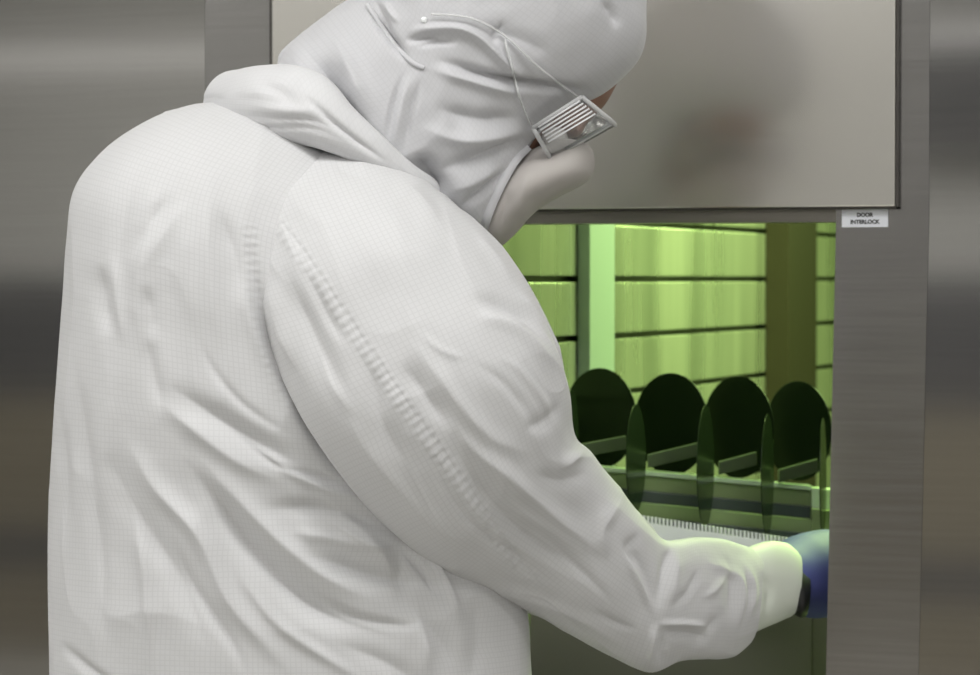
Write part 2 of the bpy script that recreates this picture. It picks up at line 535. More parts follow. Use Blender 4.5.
# sliding door (raised)
DY = -0.011
x0, x1 = xs(272, 100, DY), xs(895, 100, DY)
zd = zs(700, 208, DY)
door = box('door', x0, x1, DY, -0.001, zd, 2.45, M['door_steel'], bench, 0.0015)
bm = bmesh.new()
add_box(bm, x1 + .0003, x1 + .0025, DY + .004, -0.0005, zd - .0025, 2.45)
add_box(bm, x0 - .004, x0 - .0003, DY + .004, -0.0005, zd - .0025, 2.45)
add_box(bm, x0 - .0025, x1 + .0025, DY + .004, -0.0005, zd - .0025, zd - .0003)
bmobj('edge_strip', bm, M['edge_dark'], door)

# door label
lb = PY(842, 209, -0.001); le = PY(888, 227, -0.001)
lab = box('sign', lb[0], le[0], -0.0015, -0.0002, le[2], lb[2], M['label'])
tag(lab, 'small white DOOR INTERLOCK label below the right corner of the steel door', 'label')


def text_obj(name, body, size, loc, mat, parent):
    cu = bpy.data.curves.new(name, 'FONT'); cu.body = body; cu.size = size; cu.align_x = 'CENTER'; cu.align_y = 'CENTER'
    cu.extrude = 0.00015
    try:
        cu.offset = size * 0.05
    except Exception:
        pass
    o = bpy.data.objects.new(name, cu); COL.objects.link(o)
    o.rotation_euler = (math.radians(90), 0, 0); o.location = loc
    bpy.context.view_layer.update()
    me = bpy.data.meshes.new_from_object(o.evaluated_get(bpy.context.evaluated_depsgraph_get()))
    me.transform(o.matrix_world)
    bpy.data.objects.remove(o)
    return link(name, me, mat, parent)


cx = (lb[0] + le[0]) / 2; h = lb[2] - le[2]
text_obj('lettering', 'DOOR', 0.0054, (cx, -0.0016, lb[2] - h * 0.34), M['ink'], lab)
text_obj('lettering', 'INTERLOCK', 0.0054, (cx, -0.0016, lb[2] - h * 0.72), M['ink'], lab)

# ---- chamber interior: left liner wall runs away from the opening
PHI = lambda u: TH - math.atan((u - 490) / F)
XW = -CAMD * 1.06 * math.tan(PHI(515))
z_mid = CAMZ + (279 - 279) * 0
# slab heights: lines at 279 (eye level) and every 57 px at x = 616
wd = abs(XW) / math.sin(PHI(616)) * math.cos(TH - PHI(616))   # axial distance of the wall at x=616
SP = 57.0 / F * wd
zc = CAMZ
slats_bot = zc - 3 * SP
YB = 3.3
ZTOP = 1.90
for k in range(-7, 8):
    z0 = zc + k * SP
    box('wall_panel', XW - .012, XW, 0.06, YB, z0 + .0035, min(z0 + SP - .0035, ZTOP), M['liner'], bench, 0.002)
box('wall_panel_backing', XW - .04, XW - .013, 0.06, YB, 0.82, ZTOP, M['gap'], bench)
box('ceiling_panel', XW - .04, xA + .55, 0.06, YB, ZTOP, ZTOP + .03, M['liner_post'], bench)
box('end_panel', XW - .04, xA + .55, YB, YB + .03, 0.82, ZTOP, M['tank'], bench)
box('side_panel', xA + .50, xA + .55, 0.06, YB, 0.82, ZTOP, M['tank'], bench)
# posts standing off the wall
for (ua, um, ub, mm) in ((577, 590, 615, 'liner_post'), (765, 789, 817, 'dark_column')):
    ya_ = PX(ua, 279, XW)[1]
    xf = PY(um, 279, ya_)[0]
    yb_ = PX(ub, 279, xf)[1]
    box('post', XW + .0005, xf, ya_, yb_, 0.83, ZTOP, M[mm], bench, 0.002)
# lamp housing of the chamber
box('lamp_housing', -0.95, -0.35, 0.30, 2.6, ZTOP - .03, ZTOP, M['liner_post'], bench)

# ---- working deck and tanks inside
def strip(name, ptsA, ptsB, mat, parent, thick=0.01, down=(0, 0, -1)):
    """flat bar between two edge lines"""
    bm = bmesh.new()
    A = [Vector(p) for p in ptsA]; B = [Vector(p) for p in ptsB]
    d = Vector(down) * thick
    v = [bm.verts.new(p) for p in (A[0], A[1], B[1], B[0])]
    w = [bm.verts.new(p + d) for p in (A[0], A[1], B[1], B[0])]
    bm.faces.new(v); bm.faces.new(w[::-1])
    for i in range(4):
        bm.faces.new((v[i], w[i], w[(i + 1) % 4], v[(i + 1) % 4]))
    return bmobj(name, bm, mat, parent)


# front apron of the deck, dull olive steel
za = zs(700, 560, 0.20)
box('deck_apron', X_OL + .001, xA + .50, 0.085, 0.105, 0.82, 0.885, M['tank'], bench, 0.003)
box('deck', XW, xA + .50, 0.1055, YB, 0.86, 0.88, M['tank_dark'], bench)
box('deck_floor', X_OL + .001, xA + .50, 0.06, 0.085, 0.80, 0.83, M['tank'], bench)

# ---- etch carrier with wafers (axial distances from the camera)
WC = 3.15
tank = empty('wafer_tank', tuple(P(700, 500, WC)[:2]) + (1.03,))
tag(tank, 'long green lit bath trough with stepped rims behind the gloved hand', 'tank')


def bar(name, u0, v0, u1, v1, hpx, w0, w1, mat, parent, dw=0.02, bev=0.001):
    """bar whose camera side spans (u0,v0)-(u1,v1), hpx tall, dw deep"""
    k = F / w0
    a = P(u0, v0, w0); b = P(u1, v1, w1)
    hh = hpx / k / 2
    up = np.array([0, 0, 1.0])
    bm = bmesh.new()
    ax = (b - a) / 2
    ay = np.cross(up, ax); ay = ay / np.linalg.norm(ay) * dw / 2
    if ay @ aF < 0: ay = -ay
    add_obox(bm, (a + b) / 2 + ay - up * hh, ax, ay, up * hh, bev)
    return bmobj(name, bm, mat, parent)


M['rail_green'] = new_mat('trough_plastic', (0.24, 0.32, 0.14), 0.35)
M['rail_reflection'] = new_mat('rail_reflection_strip', (0.06, 0.09, 0.035), 0.4)  # dark green of the rail as mirrored in the wafers
M['rail_pale'] = new_mat('trough_lip', (0.66, 0.80, 0.60), 0.3)
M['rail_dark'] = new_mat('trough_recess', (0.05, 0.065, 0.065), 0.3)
bar('rim', 560, 463, 812, 486, 4.5, WC + .06, WC + .06, M['rail_pale'], tank, 0.03)
bar('rear_wall', 560, 468, 812, 491, 17, WC + .065, WC + .065, M['rail_green'], tank, 0.02)
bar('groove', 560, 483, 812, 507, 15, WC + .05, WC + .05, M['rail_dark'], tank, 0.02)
bar('front_wall', 560, 495, 812, 520, 16, WC + .03, WC + .03, M['rail_green'], tank, 0.02)
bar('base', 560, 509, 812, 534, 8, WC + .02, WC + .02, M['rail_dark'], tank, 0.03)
bar('apron', 530, 512, 812, 541, 168, WC + .025, WC + .025, M['tank'], tank, 0.02)
# bracket at the right end
brk = empty('tank_bracket', tuple(P(820, 500, WC)[:2]) + (1.03,))
tag(brk, 'pale green block at the right end of the bath beside the gloved hand', 'bracket')
bar('block', 812, 488, 834, 490, 20, WC + .05, WC + .05, M['rail_pale'], brk, 0.03)
bar('foot', 812, 509, 834, 511, 24, WC + .03, WC + .03, M['rail_green'], brk, 0.04)
bar('leg', 812, 534, 834, 536, 172, WC + .03, WC + .03, M['tank'], brk, 0.04)


def wafer(uc, vc, rpx, w, yaw_ratio, flat, label, group, tilt=0.0, side=1):
    """disc of radius rpx; yaw_ratio = apparent width / height"""
    r = rpx * w / F
    al = math.acos(yaw_ratio)
    c = P(uc, vc, w)
    e1 = aR * math.cos(al) + aF * math.sin(al) * side
    e1 = e1 + aU * tilt; e1 /= np.linalg.norm(e1)
    nrm = np.cross(e1, aU); nrm /= np.linalg.norm(nrm)
    e2 = np.cross(nrm, e1); e2 /= np.linalg.norm(e2)
    bm = bmesh.new()
    n = 96; t = 0.0005
    rings = []
    for (dr, dt) in ((-0.0008, -t), (0, -t * .4), (0, t * .4), (-0.0008, t)):
        rings.append([bm.verts.new(Vector(c + (r + dr) * (math.cos(q) * e1 + max(math.sin(q), -0.995) * e2) + nrm * dt))
                      for q in [2 * math.pi * k / n for k in range(n)]])
    for i in range(3):
        for k in range(n):
            bm.faces.new((rings[i][k], rings[i][(k + 1) % n], rings[i + 1][(k + 1) % n], rings[i + 1][k]))
    bm.faces.new(rings[0][::-1]); bm.faces.new(rings[-1])
    o = bmobj('wafer', bm, M['wafer'])
    tag(o, label, 'wafer', group)
    return o


order = ['leftmost', 'second from left', 'third from left', 'rightmost']
back = [(600, 418, 50, 35), (671, 424, 51, 35), (738, 427, 51, 32), (798, 431, 50, 29)]
for i, (uc, vc, rp, wx) in enumerate(back):
    wafer(uc, vc, rp, WC + .13, wx / rp, 0, 'broad round dark wafer standing at the back of the bath, %s of four' % order[i], 'wafers in the back row', side=-1)
front = [(571, 440, 50, 9), (636, 458, 54, 12.5), (705.5, 466, 61, 13), (767.5, 475, 61, 12), (823, 478, 60, 10)]
fl = ['partly hidden by the sleeve', 'beside the sleeve', 'above the comb rack', 'above the blue glove', 'cut off by the steel jamb']
for i, (uc, vc, rp, wx) in enumerate(front):
    wafer(uc, vc, rp, WC - .02, wx / rp, 0, 'narrow upright dark wafer in the front row, %s' % fl[i], 'wafers in the front row', side=1)
# sloping bars added for the rail's reflections in the wafers
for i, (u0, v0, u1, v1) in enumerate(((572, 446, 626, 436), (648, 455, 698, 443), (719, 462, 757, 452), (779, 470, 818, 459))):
    b = bar('reflection_bar', u0, v0, u1, v1, 13, WC + .05, WC + .05, M['rail_reflection'], None, 0.012)
    tag(b, 'short green sloping bar standing for a reflection in a wafer, %s of four' % order[i], 'bar', 'bars standing for reflections in the wafers')

# comb rack (white slotted cassette)
comb = empty('wafer_cassette', tuple(P(705, 540, WC - .05)))
tag(comb, 'white slotted wafer cassette with a row of fine teeth under the dark wafers', 'cassette')
wc = WC - .06
bar('side_rail', 600, 516, 800, 546, 26, wc, wc, M['plastic_white'], comb, 0.012)
bar('side_rail', 600, 516, 800, 546, 30, wc + .05, wc + .05, M['plastic_white'], comb, 0.012)
bm = bmesh.new()
for k in range(52):
    t = k / 51
    u = 602 + 196 * t; v = 516 + 30 * t
    c = P(u, v - 2.5, wc + .006)
    add_obox(bm, c, aR * .0011, aF * .006, np.array([0, 0, .0046]))
tb = bmobj('teeth', bm, M['plastic_white'], comb); tb['kind'] = 'stuff'

# ================================================================== PERSON
TORSO = [
    (52, 900, 536, 900, 2.70, 0.165),
    (52, 760, 534, 760, 2.69, 0.165),
    (52, 675, 530, 675, 2.68, 0.165),
    (52, 600, 524, 600, 2.675, 0.165),
    (53, 500, 504, 512, 2.67, 0.165),
    (58, 400, 485, 445, 2.66, 0.165),
    (65, 300, 465, 385, 2.655, 0.16),
    (69, 240, 455, 340, 2.65, 0.155),
    (78, 190, 445, 300, 2.65, 0.15),
    (106, 151, 435, 262, 2.65, 0.14),
    (148, 122, 425, 235, 2.65, 0.125),
    (190, 106, 412, 210, 2.65, 0.105),
    (225, 103, 400, 195, 2.65, 0.085),
    (255, 105, 385, 180, 2.65, 0.065),
]
SLEEVE = [
    (372, 140, 262, 170, 2.62, 0.050),
    (400, 163, 255, 205, 2.595, 0.080),
    (434, 188, 254, 250, 2.575, 0.098),
    (472, 218, 258, 300, 2.55, 0.100),
    (507, 255, 272, 355, 2.53, 0.092),
    (538, 305, 300, 415, 2.515, 0.088),
    (558, 350, 335, 465, 2.515, 0.086),
    (568, 395, 375, 512, 2.53, 0.084),
    (573, 438, 415, 549, 2.555, 0.082),
    (592, 456, 455, 577, 2.59, 0.080),
    (618, 488, 503, 597, 2.63, 0.077),
    (644, 520, 560, 628, 2.66, 0.071),
    (662, 540, 608, 655, 2.69, 0.064),
    (678, 541, 648, 673, 2.715, 0.060),
    (696, 539, 680, 662, 2.745, 0.056),
    (716, 541, 706, 660, 2.78, 0.053),
    (738, 546, 730, 658, 2.83, 0.050),
    (760, 553, 750, 642, 2.875, 0.046),
]
person_loc = P(290, 675, 2.68)
PX0, PY0 = float(person_loc[0]), float(person_loc[1])

# ---- body: one continuous figure inside the clothes
HC = P(500, 68, 2.665)                     # head centre
hg = aR * 0.60 - aU * 0.78 + aF * 0.18; hg /= np.linalg.norm(hg)     # looking down into the bench
hu = aR * 0.80 + aU * 0.60; hu = hu - hg * (hu @ hg); hu /= np.linalg.norm(hu)
hl = np.cross(hg, hu)                      # towards one side
if hl @ aF > 0: hl = -hl                   # towards the camera = his right side


def H3(x, y, z):
    """head frame: x to his right (camera side), y gaze, z up the face (metres)"""
    return HC + hl * x + hg * y + hu * z


def remeshed(name, bm, voxel, it, mat, parent=None):
    me = bpy.data.meshes.new(name); bm.to_mesh(me); bm.free()
    o = bpy.data.objects.new(name, me); COL.objects.link(o)
    md = o.modifiers.new('r', 'REMESH'); md.mode = 'VOXEL'; md.voxel_size = voxel
    sm = o.modifiers.new('s', 'SMOOTH'); sm.iterations = it; sm.factor = 0.5
    bpy.context.view_layer.update()
    me2 = bpy.data.meshes.new_from_object(o.evaluated_get(bpy.context.evaluated_depsgraph_get()))
    bpy.data.objects.remove(o)
    return link(name, me2, mat, parent, True)


def add_ellip(bm, c, ax, ay, az, n=24):
    r = bmesh.ops.create_uvsphere(bm, u_segments=n, v_segments=n // 2, radius=1)
    c, ax, ay, az = map(Vector, (c, ax, ay, az))
    for v in r['verts']:
        v.co = c + ax * v.co.x + ay * v.co.y + az * v.co.z


bm = bmesh.new()
add_ellip(bm, H3(0, -.005, .035), hl * .074, hg * .095, hu * .088)       # cranium
add_ellip(bm, H3(0, .030, -.045), hl * .056, hg * .058, hu * .072)       # jaw and face
add_ellip(bm, H3(0, .090, -.022), hl * .013, hg * .020, hu * .022)       # nose
add_ellip(bm, H3(0, .092, -.028), hl * .017, hg * .012, hu * .010)
add_ellip(bm, H3(0, .082, .020), hl * .050, hg * .012, hu * .012)        # brow
add_ellip(bm, H3(0, .078, -.065), hl * .024, hg * .012, hu * .010)       # lips
for s in (-1, 1):
    add_ellip(bm, H3(s * .076, -.005, -.01), hl * .008, hg * .016, hu * .030)   # ears
neck = [P(300, 165, 2.66), P(360, 130, 2.655), P(420, 95, 2.655), P(470, 70, 2.655)]
add_tube(bm, neck, [.075, .062, .06, .06], 20)
hipc = P(290, 800, 2.69)
add_tube(bm, [P(290, 860, 2.69), P(280, 700, 2.68), P(270, 500, 2.67), P(265, 330, 2.66), P(285, 220, 2.655), P(310, 160, 2.655)],
         [.13, .13, .125, .125, .11, .07], 24)
RA = [P(370, 250, 2.60), P(430, 330, 2.56), P(545, 480, 2.62), P(636, 596, 2.70), P(700, 600, 2.80), P(770, 585, 2.925), P(812, 577, 3.0)]
add_tube(bm, RA, [.055, .045, .036, .032, .027, .021, .023], 18)
LA = [P(200, 240, 2.74), P(250, 330, 2.83), P(350, 430, 2.86), P(450, 520, 2.865), P(535, 562, 2.89), P(590, 596, 2.925), P(625, 609, 2.945)]
add_tube(bm, LA, [.065, .058, .05, .043, .038, .028, .026], 18)


def hand_points(wrist, fwd, palm_n, side, scale=1.0):
    """palm centre line and finger chains; palm_n faces the palm, side points to the thumb"""
    fwd = fwd / np.linalg.norm(fwd); palm_n = palm_n / np.linalg.norm(palm_n)
    side = side / np.linalg.norm(side)
    ch = []
    for i, (off, L, k) in enumerate(((.030, .072, .55), (.010, .080, .6), (-.011, .074, .65), (-.031, .058, .7))):
        p0 = wrist + fwd * .035 + side * off * .6
        p1 = wrist + fwd * .090 + side * off
        d1 = fwd * math.cos(k) + palm_n * math.sin(k); d2 = fwd * math.cos(k * 2) + palm_n * math.sin(k * 2)
        d3 = fwd * math.cos(k * 2.8) + palm_n * math.sin(k * 2.8)
        p2 = p1 + d1 * L * .48; p3 = p2 + d2 * L * .30; p4 = p3 + d3 * L * .24
        ch.append(([p0, p1, p2, p3, p4], [.011, .0105, .0095, .0088, .007]))
    t0 = wrist + fwd * .022 + side * .018
    t1 = t0 + fwd * .028 + side * .028 + palm_n * .012
    t2 = t1 + fwd * .030 + side * .010 + palm_n * .016
    t3 = t2 + fwd * .022 - side * .004 + palm_n * .012
    ch.append(([t0, t1, t2, t3], [.014, .012, .0105, .008]))
    return ch


def add_hand(bm, wrist, fwd, palm_n, side, grow=0.0):
    f = fwd / np.linalg.norm(fwd); s = side / np.linalg.norm(side); p = palm_n / np.linalg.norm(palm_n)
    add_ellip(bm, wrist + f * .052, f * (.056 + grow), s * (.041 + grow), p * (.016 + grow))
    add_tube(bm, [wrist - f * .03, wrist + f * .03], [.026 + grow, .027 + grow], 16)
    for pts, rs in hand_points(wrist, fwd, palm_n, side):
        add_tube(bm, pts, [r + grow for r in rs], 12)
        add_ellip(bm, pts[-1], f * (rs[-1] + grow), s * (rs[-1] + grow), p * (rs[-1] + grow), 12)


RW = P(826, 568, 3.01)
RF = aR * 0.85 + aF * 0.55 + aU * 0.05
RP = -aR * 0.55 + aF * .85
RS = aU.copy()
LW = P(632, 612, 2.95)
LF = aR * 0.95 + aF * 0.25
LP = aF * 0.95 - aR * 0.25
LS = aU.copy()
add_hand(bm, RW, RF, RP, RS)
add_hand(bm, LW, LF, LP, LS)
# legs and feet
D_r = aR * 0.75 + np.array([-aR[1], aR[0], 0]) * 0.66     # walking direction
D_r[2] = 0; D_r /= np.linalg.norm(D_r)
D_s = np.array([D_r[1], -D_r[0], 0])                      # his right
hip = np.array([PX0, PY0, 0.93])
legs = []
for s in (-1, 1):
    a = hip + D_s * .065 * s - D_r * .02 + np.array([0, 0, -.06]); k = hip + D_s * .12 * s + D_r * .03 + np.array([0, 0, -.45]); f = hip + D_s * .13 * s + np.array([0, 0, -.84])
    add_tube(bm, [a, k, f], [.065, .05, .040], 16)
    add_ellip(bm, f + D_r * .06 - np.array([0, 0, .045]), D_r * .125, D_s * .045, np.array([0, 0, .034]))
    legs.append((a, k, f))
person = remeshed('person', bm, 0.005, 6, M['skin'])
tag(person, 'person in a white hooded cleanroom coverall, clear goggles and blue glove, reaching into the bench', 'person')

for s in (-1, 1):
    bm = bmesh.new(); add_ellip(bm, H3(s * .031, .078, .0), hl * .012, hg * .012, hu * .012, 20)
    e = bmobj('eye', bm, new_mat('eye_white', (0.7, 0.68, 0.65), 0.2), person, True)
    bm = bmesh.new(); add_ellip(bm, H3(s * .031, .0875, .0), hl * .0055, hg * .003, hu * .0055, 16)
    bmobj('iris', bm, new_mat('iris', (0.06, 0.035, 0.02), 0.2), e, True)

# ---- coverall torso
V = loft(TORSO[::-1], 620, 640, 2.15)
GUT = [(250, 215), (253, 260), (262, 310), (280, 360), (308, 420), (340, 470), (380, 512)]
tf = [
    ('v', [(179, 455), (215, 499), (256, 555), (317, 611), (409, 642)], 13, .011),
    ('r', [(190, 448), (232, 492), (285, 545), (340, 585), (400, 610)], 11, .006),
    ('r', [(118, 422), (153, 483), (199, 534), (230, 601), (286, 667), (300, 690)], 10, .007),
    ('v', [(100, 440), (140, 520), (180, 580), (210, 660)], 12, .005),
    ('v', [(164, 381), (215, 417), (276, 453), (310, 470)], 12, .008),
    ('r', [(150, 395), (190, 425), (240, 462), (290, 485)], 9, .004),
    ('v', [(256, 509), (327, 509), (373, 524), (400, 540)], 9, .007),
    ('v', [(296, 550), (348, 568), (383, 578), (430, 585)], 9, .007),
    ('r', [(280, 530), (340, 540), (390, 556)], 8, .004),
    ('v', [(77, 356), (84, 432), (97, 534), (107, 660)], 9, .005),
    ('v', [(144, 320), (152, 370), (165, 420)], 8, .004),
    ('v', [(100, 262), (104, 300), (110, 340)], 9, .006),
    ('r', [(112, 250), (118, 300), (125, 350)], 8, .004),
    ('v', [(130, 262), (148, 225), (171, 191)], 9, .004),
    ('r', [(145, 275), (165, 235), (195, 195)], 9, .003),
    ('v', [(146, 282), (150, 310), (152, 345)], 8, .004),
    ('v', [(215, 205), (235, 255), (240, 310)], 11, .006),
    ('r', [(238, 210), (243, 260), (250, 320), (270, 380)], 8, .004),
    ('r', [(180, 200), (190, 280), (200, 340)], 14, .004),
    ('v', [(60, 640), (85, 665), (120, 690)], 5, .004),
    ('v', [(400, 520), (405, 590), (440, 640), (470, 690)], 12, .006),
    ('r', [(395, 560), (420, 620), (430, 690)], 10, .005),
    ('v', [(330, 640), (390, 665), (440, 700)], 10, .004),
    ('r', [(300, 480), (350, 520), (385, 560), (395, 600)], 12, .006),
    ('v', [(470, 590), (480, 640), (470, 690)], 12, .004),
    ('v', GUT, 8, .010),
    ('v', [(150, 150), (125, 210), (118, 290), (122, 380)], 14, .004),
    ('r', [(175, 160), (150, 220), (140, 300), (148, 380)], 12, .004),
    ('r', [(215, 160), (208, 230), (214, 300), (228, 380)], 11, .004),
    ('v', [(195, 330), (215, 372), (250, 410), (300, 440)], 5, .003),
    ('r', [(120, 470), (140, 540), (150, 620), (150, 690)], 7, .004),
    ('v', [(165, 520), (190, 580), (230, 640), (250, 690)], 6, .004),
    ('r', [(250, 440), (285, 468), (330, 490), (370, 500)], 5, .004),
    ('v', [(225, 425), (270, 462), (330, 480), (372, 492)], 4, .003),
    ('r', [(330, 520), (370, 545), (395, 548)], 4, .003),
    ('v', [(310, 590), (350, 615), (400, 625), (430, 618)], 5, .004),
    ('r', [(230, 560), (275, 620), (330, 660), (380, 690)], 6, .004),
    ('v', [(400, 545), (425, 575), (440, 600)], 4, .004),
    ('r', [(418, 540), (445, 580), (460, 630)], 5, .004),
    ('v', [(62, 400), (66, 470), (64, 560)], 6, .003),
]
tf = [(k_, p_, w_, h_ * (1.35 if p_[0][1] > 340 and k_ != 'k' else 1.0)) for (k_, p_, w_, h_) in tf] + [('k', [(253, 215), (258, 290), (273, 360), (305, 424)], 7, .0006)]
V = apply_folds(V, tf, [(9, 5, .005, 3, True), (22, 9, .003, 4, True), (50, 22, .0012, 5, False)])
cov = link('coverall', grid_mesh('coverall', V, uv=metric_uv(V)), M['suit'], person, True)
tag(cov, 'white gridded cleanroom coverall, creased across the back')

# ---- sleeves
V = loft(SLEEVE, 640, 420, 2.1, 8)
SEAM = [(262, 200), (300, 246), (345, 312), (400, 392), (450, 462), (505, 540), (545, 592)]
sf = [
    ('k', SEAM, 8, .00085),
    ('r', [(440, 405), (473, 448), (509, 477), (563, 524), (620, 566)], 10, .008),
    ('v', [(455, 440), (483, 492), (545, 550), (603, 582)], 12, .006),
    ('r', [(618, 540), (640, 585), (657, 622)], 4, .0045),
    ('v', [(628, 535), (650, 580), (662, 618)], 6, .004),
    ('r', [(655, 625), (685, 624), (712, 627)], 3.5, .005),
    ('v', [(655, 634), (685, 634), (715, 640)], 6, .0045),
    ('r', [(658, 622), (652, 645), (650, 668)], 4, .005),
    ('v', [(668, 632), (664, 650), (660, 668)], 5, .004),
    ('v', [(668, 540), (666, 575), (660, 612)], 6, .007),
    ('r', [(678, 545), (676, 575), (672, 605)], 7, .003),
    ('r', [(471, 229), (492, 252), (515, 285)], 6, .003),
    ('v', [(465, 298), (495, 302), (525, 318), (545, 345)], 8, .006),
    ('r', [(470, 318), (505, 322), (540, 350), (560, 375)], 8, .006),
    ('r', [(400, 330), (430, 365), (460, 405), (495, 440), (540, 455)], 10, .006),
    ('v', [(400, 360), (425, 395), (452, 432)], 10, .006),
    ('v', [(284, 262), (300, 310), (329, 370), (345, 410)], 12, .007),
    ('r', [(268, 270), (278, 320), (300, 375)], 8, .005),
    ('v', [(350, 340), (372, 380), (385, 430), (420, 480)], 12, .006),
    ('r', [(340, 400), (370, 450), (420, 510), (470, 560)], 10, .005),
    ('v', [(560, 400), (545, 420), (520, 430)], 8, .005),
    ('r', [(585, 450), (572, 458), (555, 470)], 6, .005),
    ('v', [(590, 470), (560, 480), (530, 470)], 8, .004),
    ('r', [(620, 500), (600, 530), (610, 560)], 9, .005),
    ('v', [(640, 530), (630, 550), (640, 570)], 7, .004),
    ('v', [(510, 590), (550, 605), (600, 640)], 9, .005),
    ('r', [(470, 580), (530, 600), (590, 625), (630, 655)], 7, .005),
    ('r', [(700, 560), (735, 575), (742, 600), (735, 640)], 6, .005),
    ('v', [(722, 552), (732, 580), (728, 630)], 5, .005),
    ('v', [(690, 650), (705, 635), (720, 610)], 5, .003),
    ('r', [(380, 170), (420, 200), (450, 240)], 12, .003),
    ('v', [(330, 160), (350, 175), (385, 180)], 8, .003),
    ('r', [(490, 350), (520, 372), (548, 410), (560, 440)], 5, .003),
    ('v', [(470, 360), (505, 385), (535, 425)], 5, .003),
    ('r', [(418, 330), (440, 350), (470, 360)], 4, .002),
    ('v', [(430, 470), (470, 520), (520, 560), (560, 590)], 7, .003),
    ('r', [(500, 500), (550, 530), (590, 560)], 6, .003),
    ('v', [(520, 520), (570, 560), (620, 610)], 5, .003),
    ('v', [(300, 260), (330, 320), (350, 350)], 6, .003),
    ('r', [(312, 330), (330, 380), (360, 420)], 6, .003),
    ('v', [(500, 240), (515, 262), (535, 275)], 4, .003),
    ('r', [(515, 290), (535, 310), (552, 335)], 4, .003),
    ('v', [(640, 630), (620, 625), (590, 610)], 4, .003),
    ('r', [(700, 600), (715, 590), (728, 570)], 4, .003),
    ('v', [(672, 610), (690, 590), (700, 565)], 5, .003),
    ('r', [(745, 560), (752, 590), (745, 625)], 4, .004),
    ('v', [(740, 565), (746, 595), (738, 635)], 3.5, .004),
]
V = apply_folds(V, sf, [(11, 6, .005, 13, True), (26, 11, .003, 14, True), (55, 24, .0012, 15, False)])
sleeve = link('sleeve', grid_mesh('sleeve', V, uv=metric_uv(V)), M['suit'], cov, True)
# left sleeve (far side)
def tube_loft(pts, rs, rows, cols):
    A = smooth_rows(catmull(np.column_stack([np.array(pts), rs]), rows), 6)
    c, r = A[:, :3], A[:, 3]
    t = np.gradient(c, axis=0); t /= np.linalg.norm(t, axis=1, keepdims=True)
    a = np.cross(t, np.array([0.05, 0.1, 1.0])); a /= np.linalg.norm(a, axis=1, keepdims=True)
    b = np.cross(t, a)
    ph = np.linspace(0, 2 * np.pi, cols, endpoint=False)
    return c[:, None] + (a[:, None] * np.cos(ph)[None, :, None] + b[:, None] * np.sin(ph)[None, :, None]) * r[:, None, None]


V = tube_loft(LA[:6], [.095, .09, .075, .062, .048, .040], 240, 160)
V = apply_folds(V, [], [(14, 16, .006, 23, True), (40, 30, .002, 24, False)])
link('sleeve', grid_mesh('sleeve', V, uv=metric_uv(V)), M['suit'], cov, True)
# trouser legs and overboots
for (a, k, f) in legs:
    V = tube_loft([a + np.array([0, 0, .0]), a - np.array([0,0,.05]), k, f + np.array([0, 0, .02])], [.07, .085, .085, .075], 160, 120)
    V = apply_folds(V, [], [(10, 20, .006, 33, True)])
    link('trouser_leg', grid_mesh('trouser_leg', V, uv=metric_uv(V)), M['suit'], cov, True)
    bm = bmesh.new()
    add_ellip(bm, f + D_r * .06 - np.array([0, 0, .040]), D_r * .145, D_s * .058, np.array([0, 0, .050]))
    add_tube(bm, [f - np.array([0, 0, .03]), f + np.array([0, 0, .10])], [.058, .064], 20)
    bt = remeshed('overboot', bm, .006, 6, M['seam'], person)
# collar: soft roll round the neck
CP = [P(232, 106, 2.665), P(262, 104, 2.60), P(300, 108, 2.565), P(340, 128, 2.545), P(385, 160, 2.545), P(425, 190, 2.57), P(440, 205, 2.65), P(410, 180, 2.74),
      P(340, 130, 2.76), P(270, 105, 2.74)]
CRr = [.027, .030, .030, .020, .012, .011, .012, .018, .024, .026]
A = np.column_stack([np.array(CP), CRr]); A = np.vstack([A[-2:], A, A[:3]])
S = catmull(A, 13 * 30)[60:60 + 300]
S = np.vstack([S, S[:1]])
c, r = S[:, :3], S[:, 3]
t = np.gradient(c, axis=0); t /= np.linalg.norm(t, axis=1, keepdims=True)
a = np.cross(t, hu * .3 + aU); a /= np.linalg.norm(a, axis=1, keepdims=True); b = np.cross(t, a)
ph = np.linspace(0, 2 * np.pi, 72, endpoint=False)
V = c[:, None] + (a[:, None] * np.cos(ph)[None, :, None] + b[:, None] * np.sin(ph)[None, :, None] * 1.15) * r[:, None, None]
cf = [('v', [(300, 92), (322, 112), (350, 136), (392, 166)], 3, .007), ('v', [(222, 112), (260, 118), (310, 120), (350, 138)], 2.5, .0035), ('v', [(225, 122), (262, 128), (310, 128), (350, 143)], 2.5, .003),
      ('v', [(255, 80), (280, 92), (300, 105)], 8, .003), ('r', [(240, 105), (280, 110), (330, 112)], 5, .003)]
V = apply_folds(V, cf, [(30, 30, .003, 43, False)])
link('collar', grid_mesh('collar', V, uv=metric_uv(V), caps=False), M['seam'], cov, True)

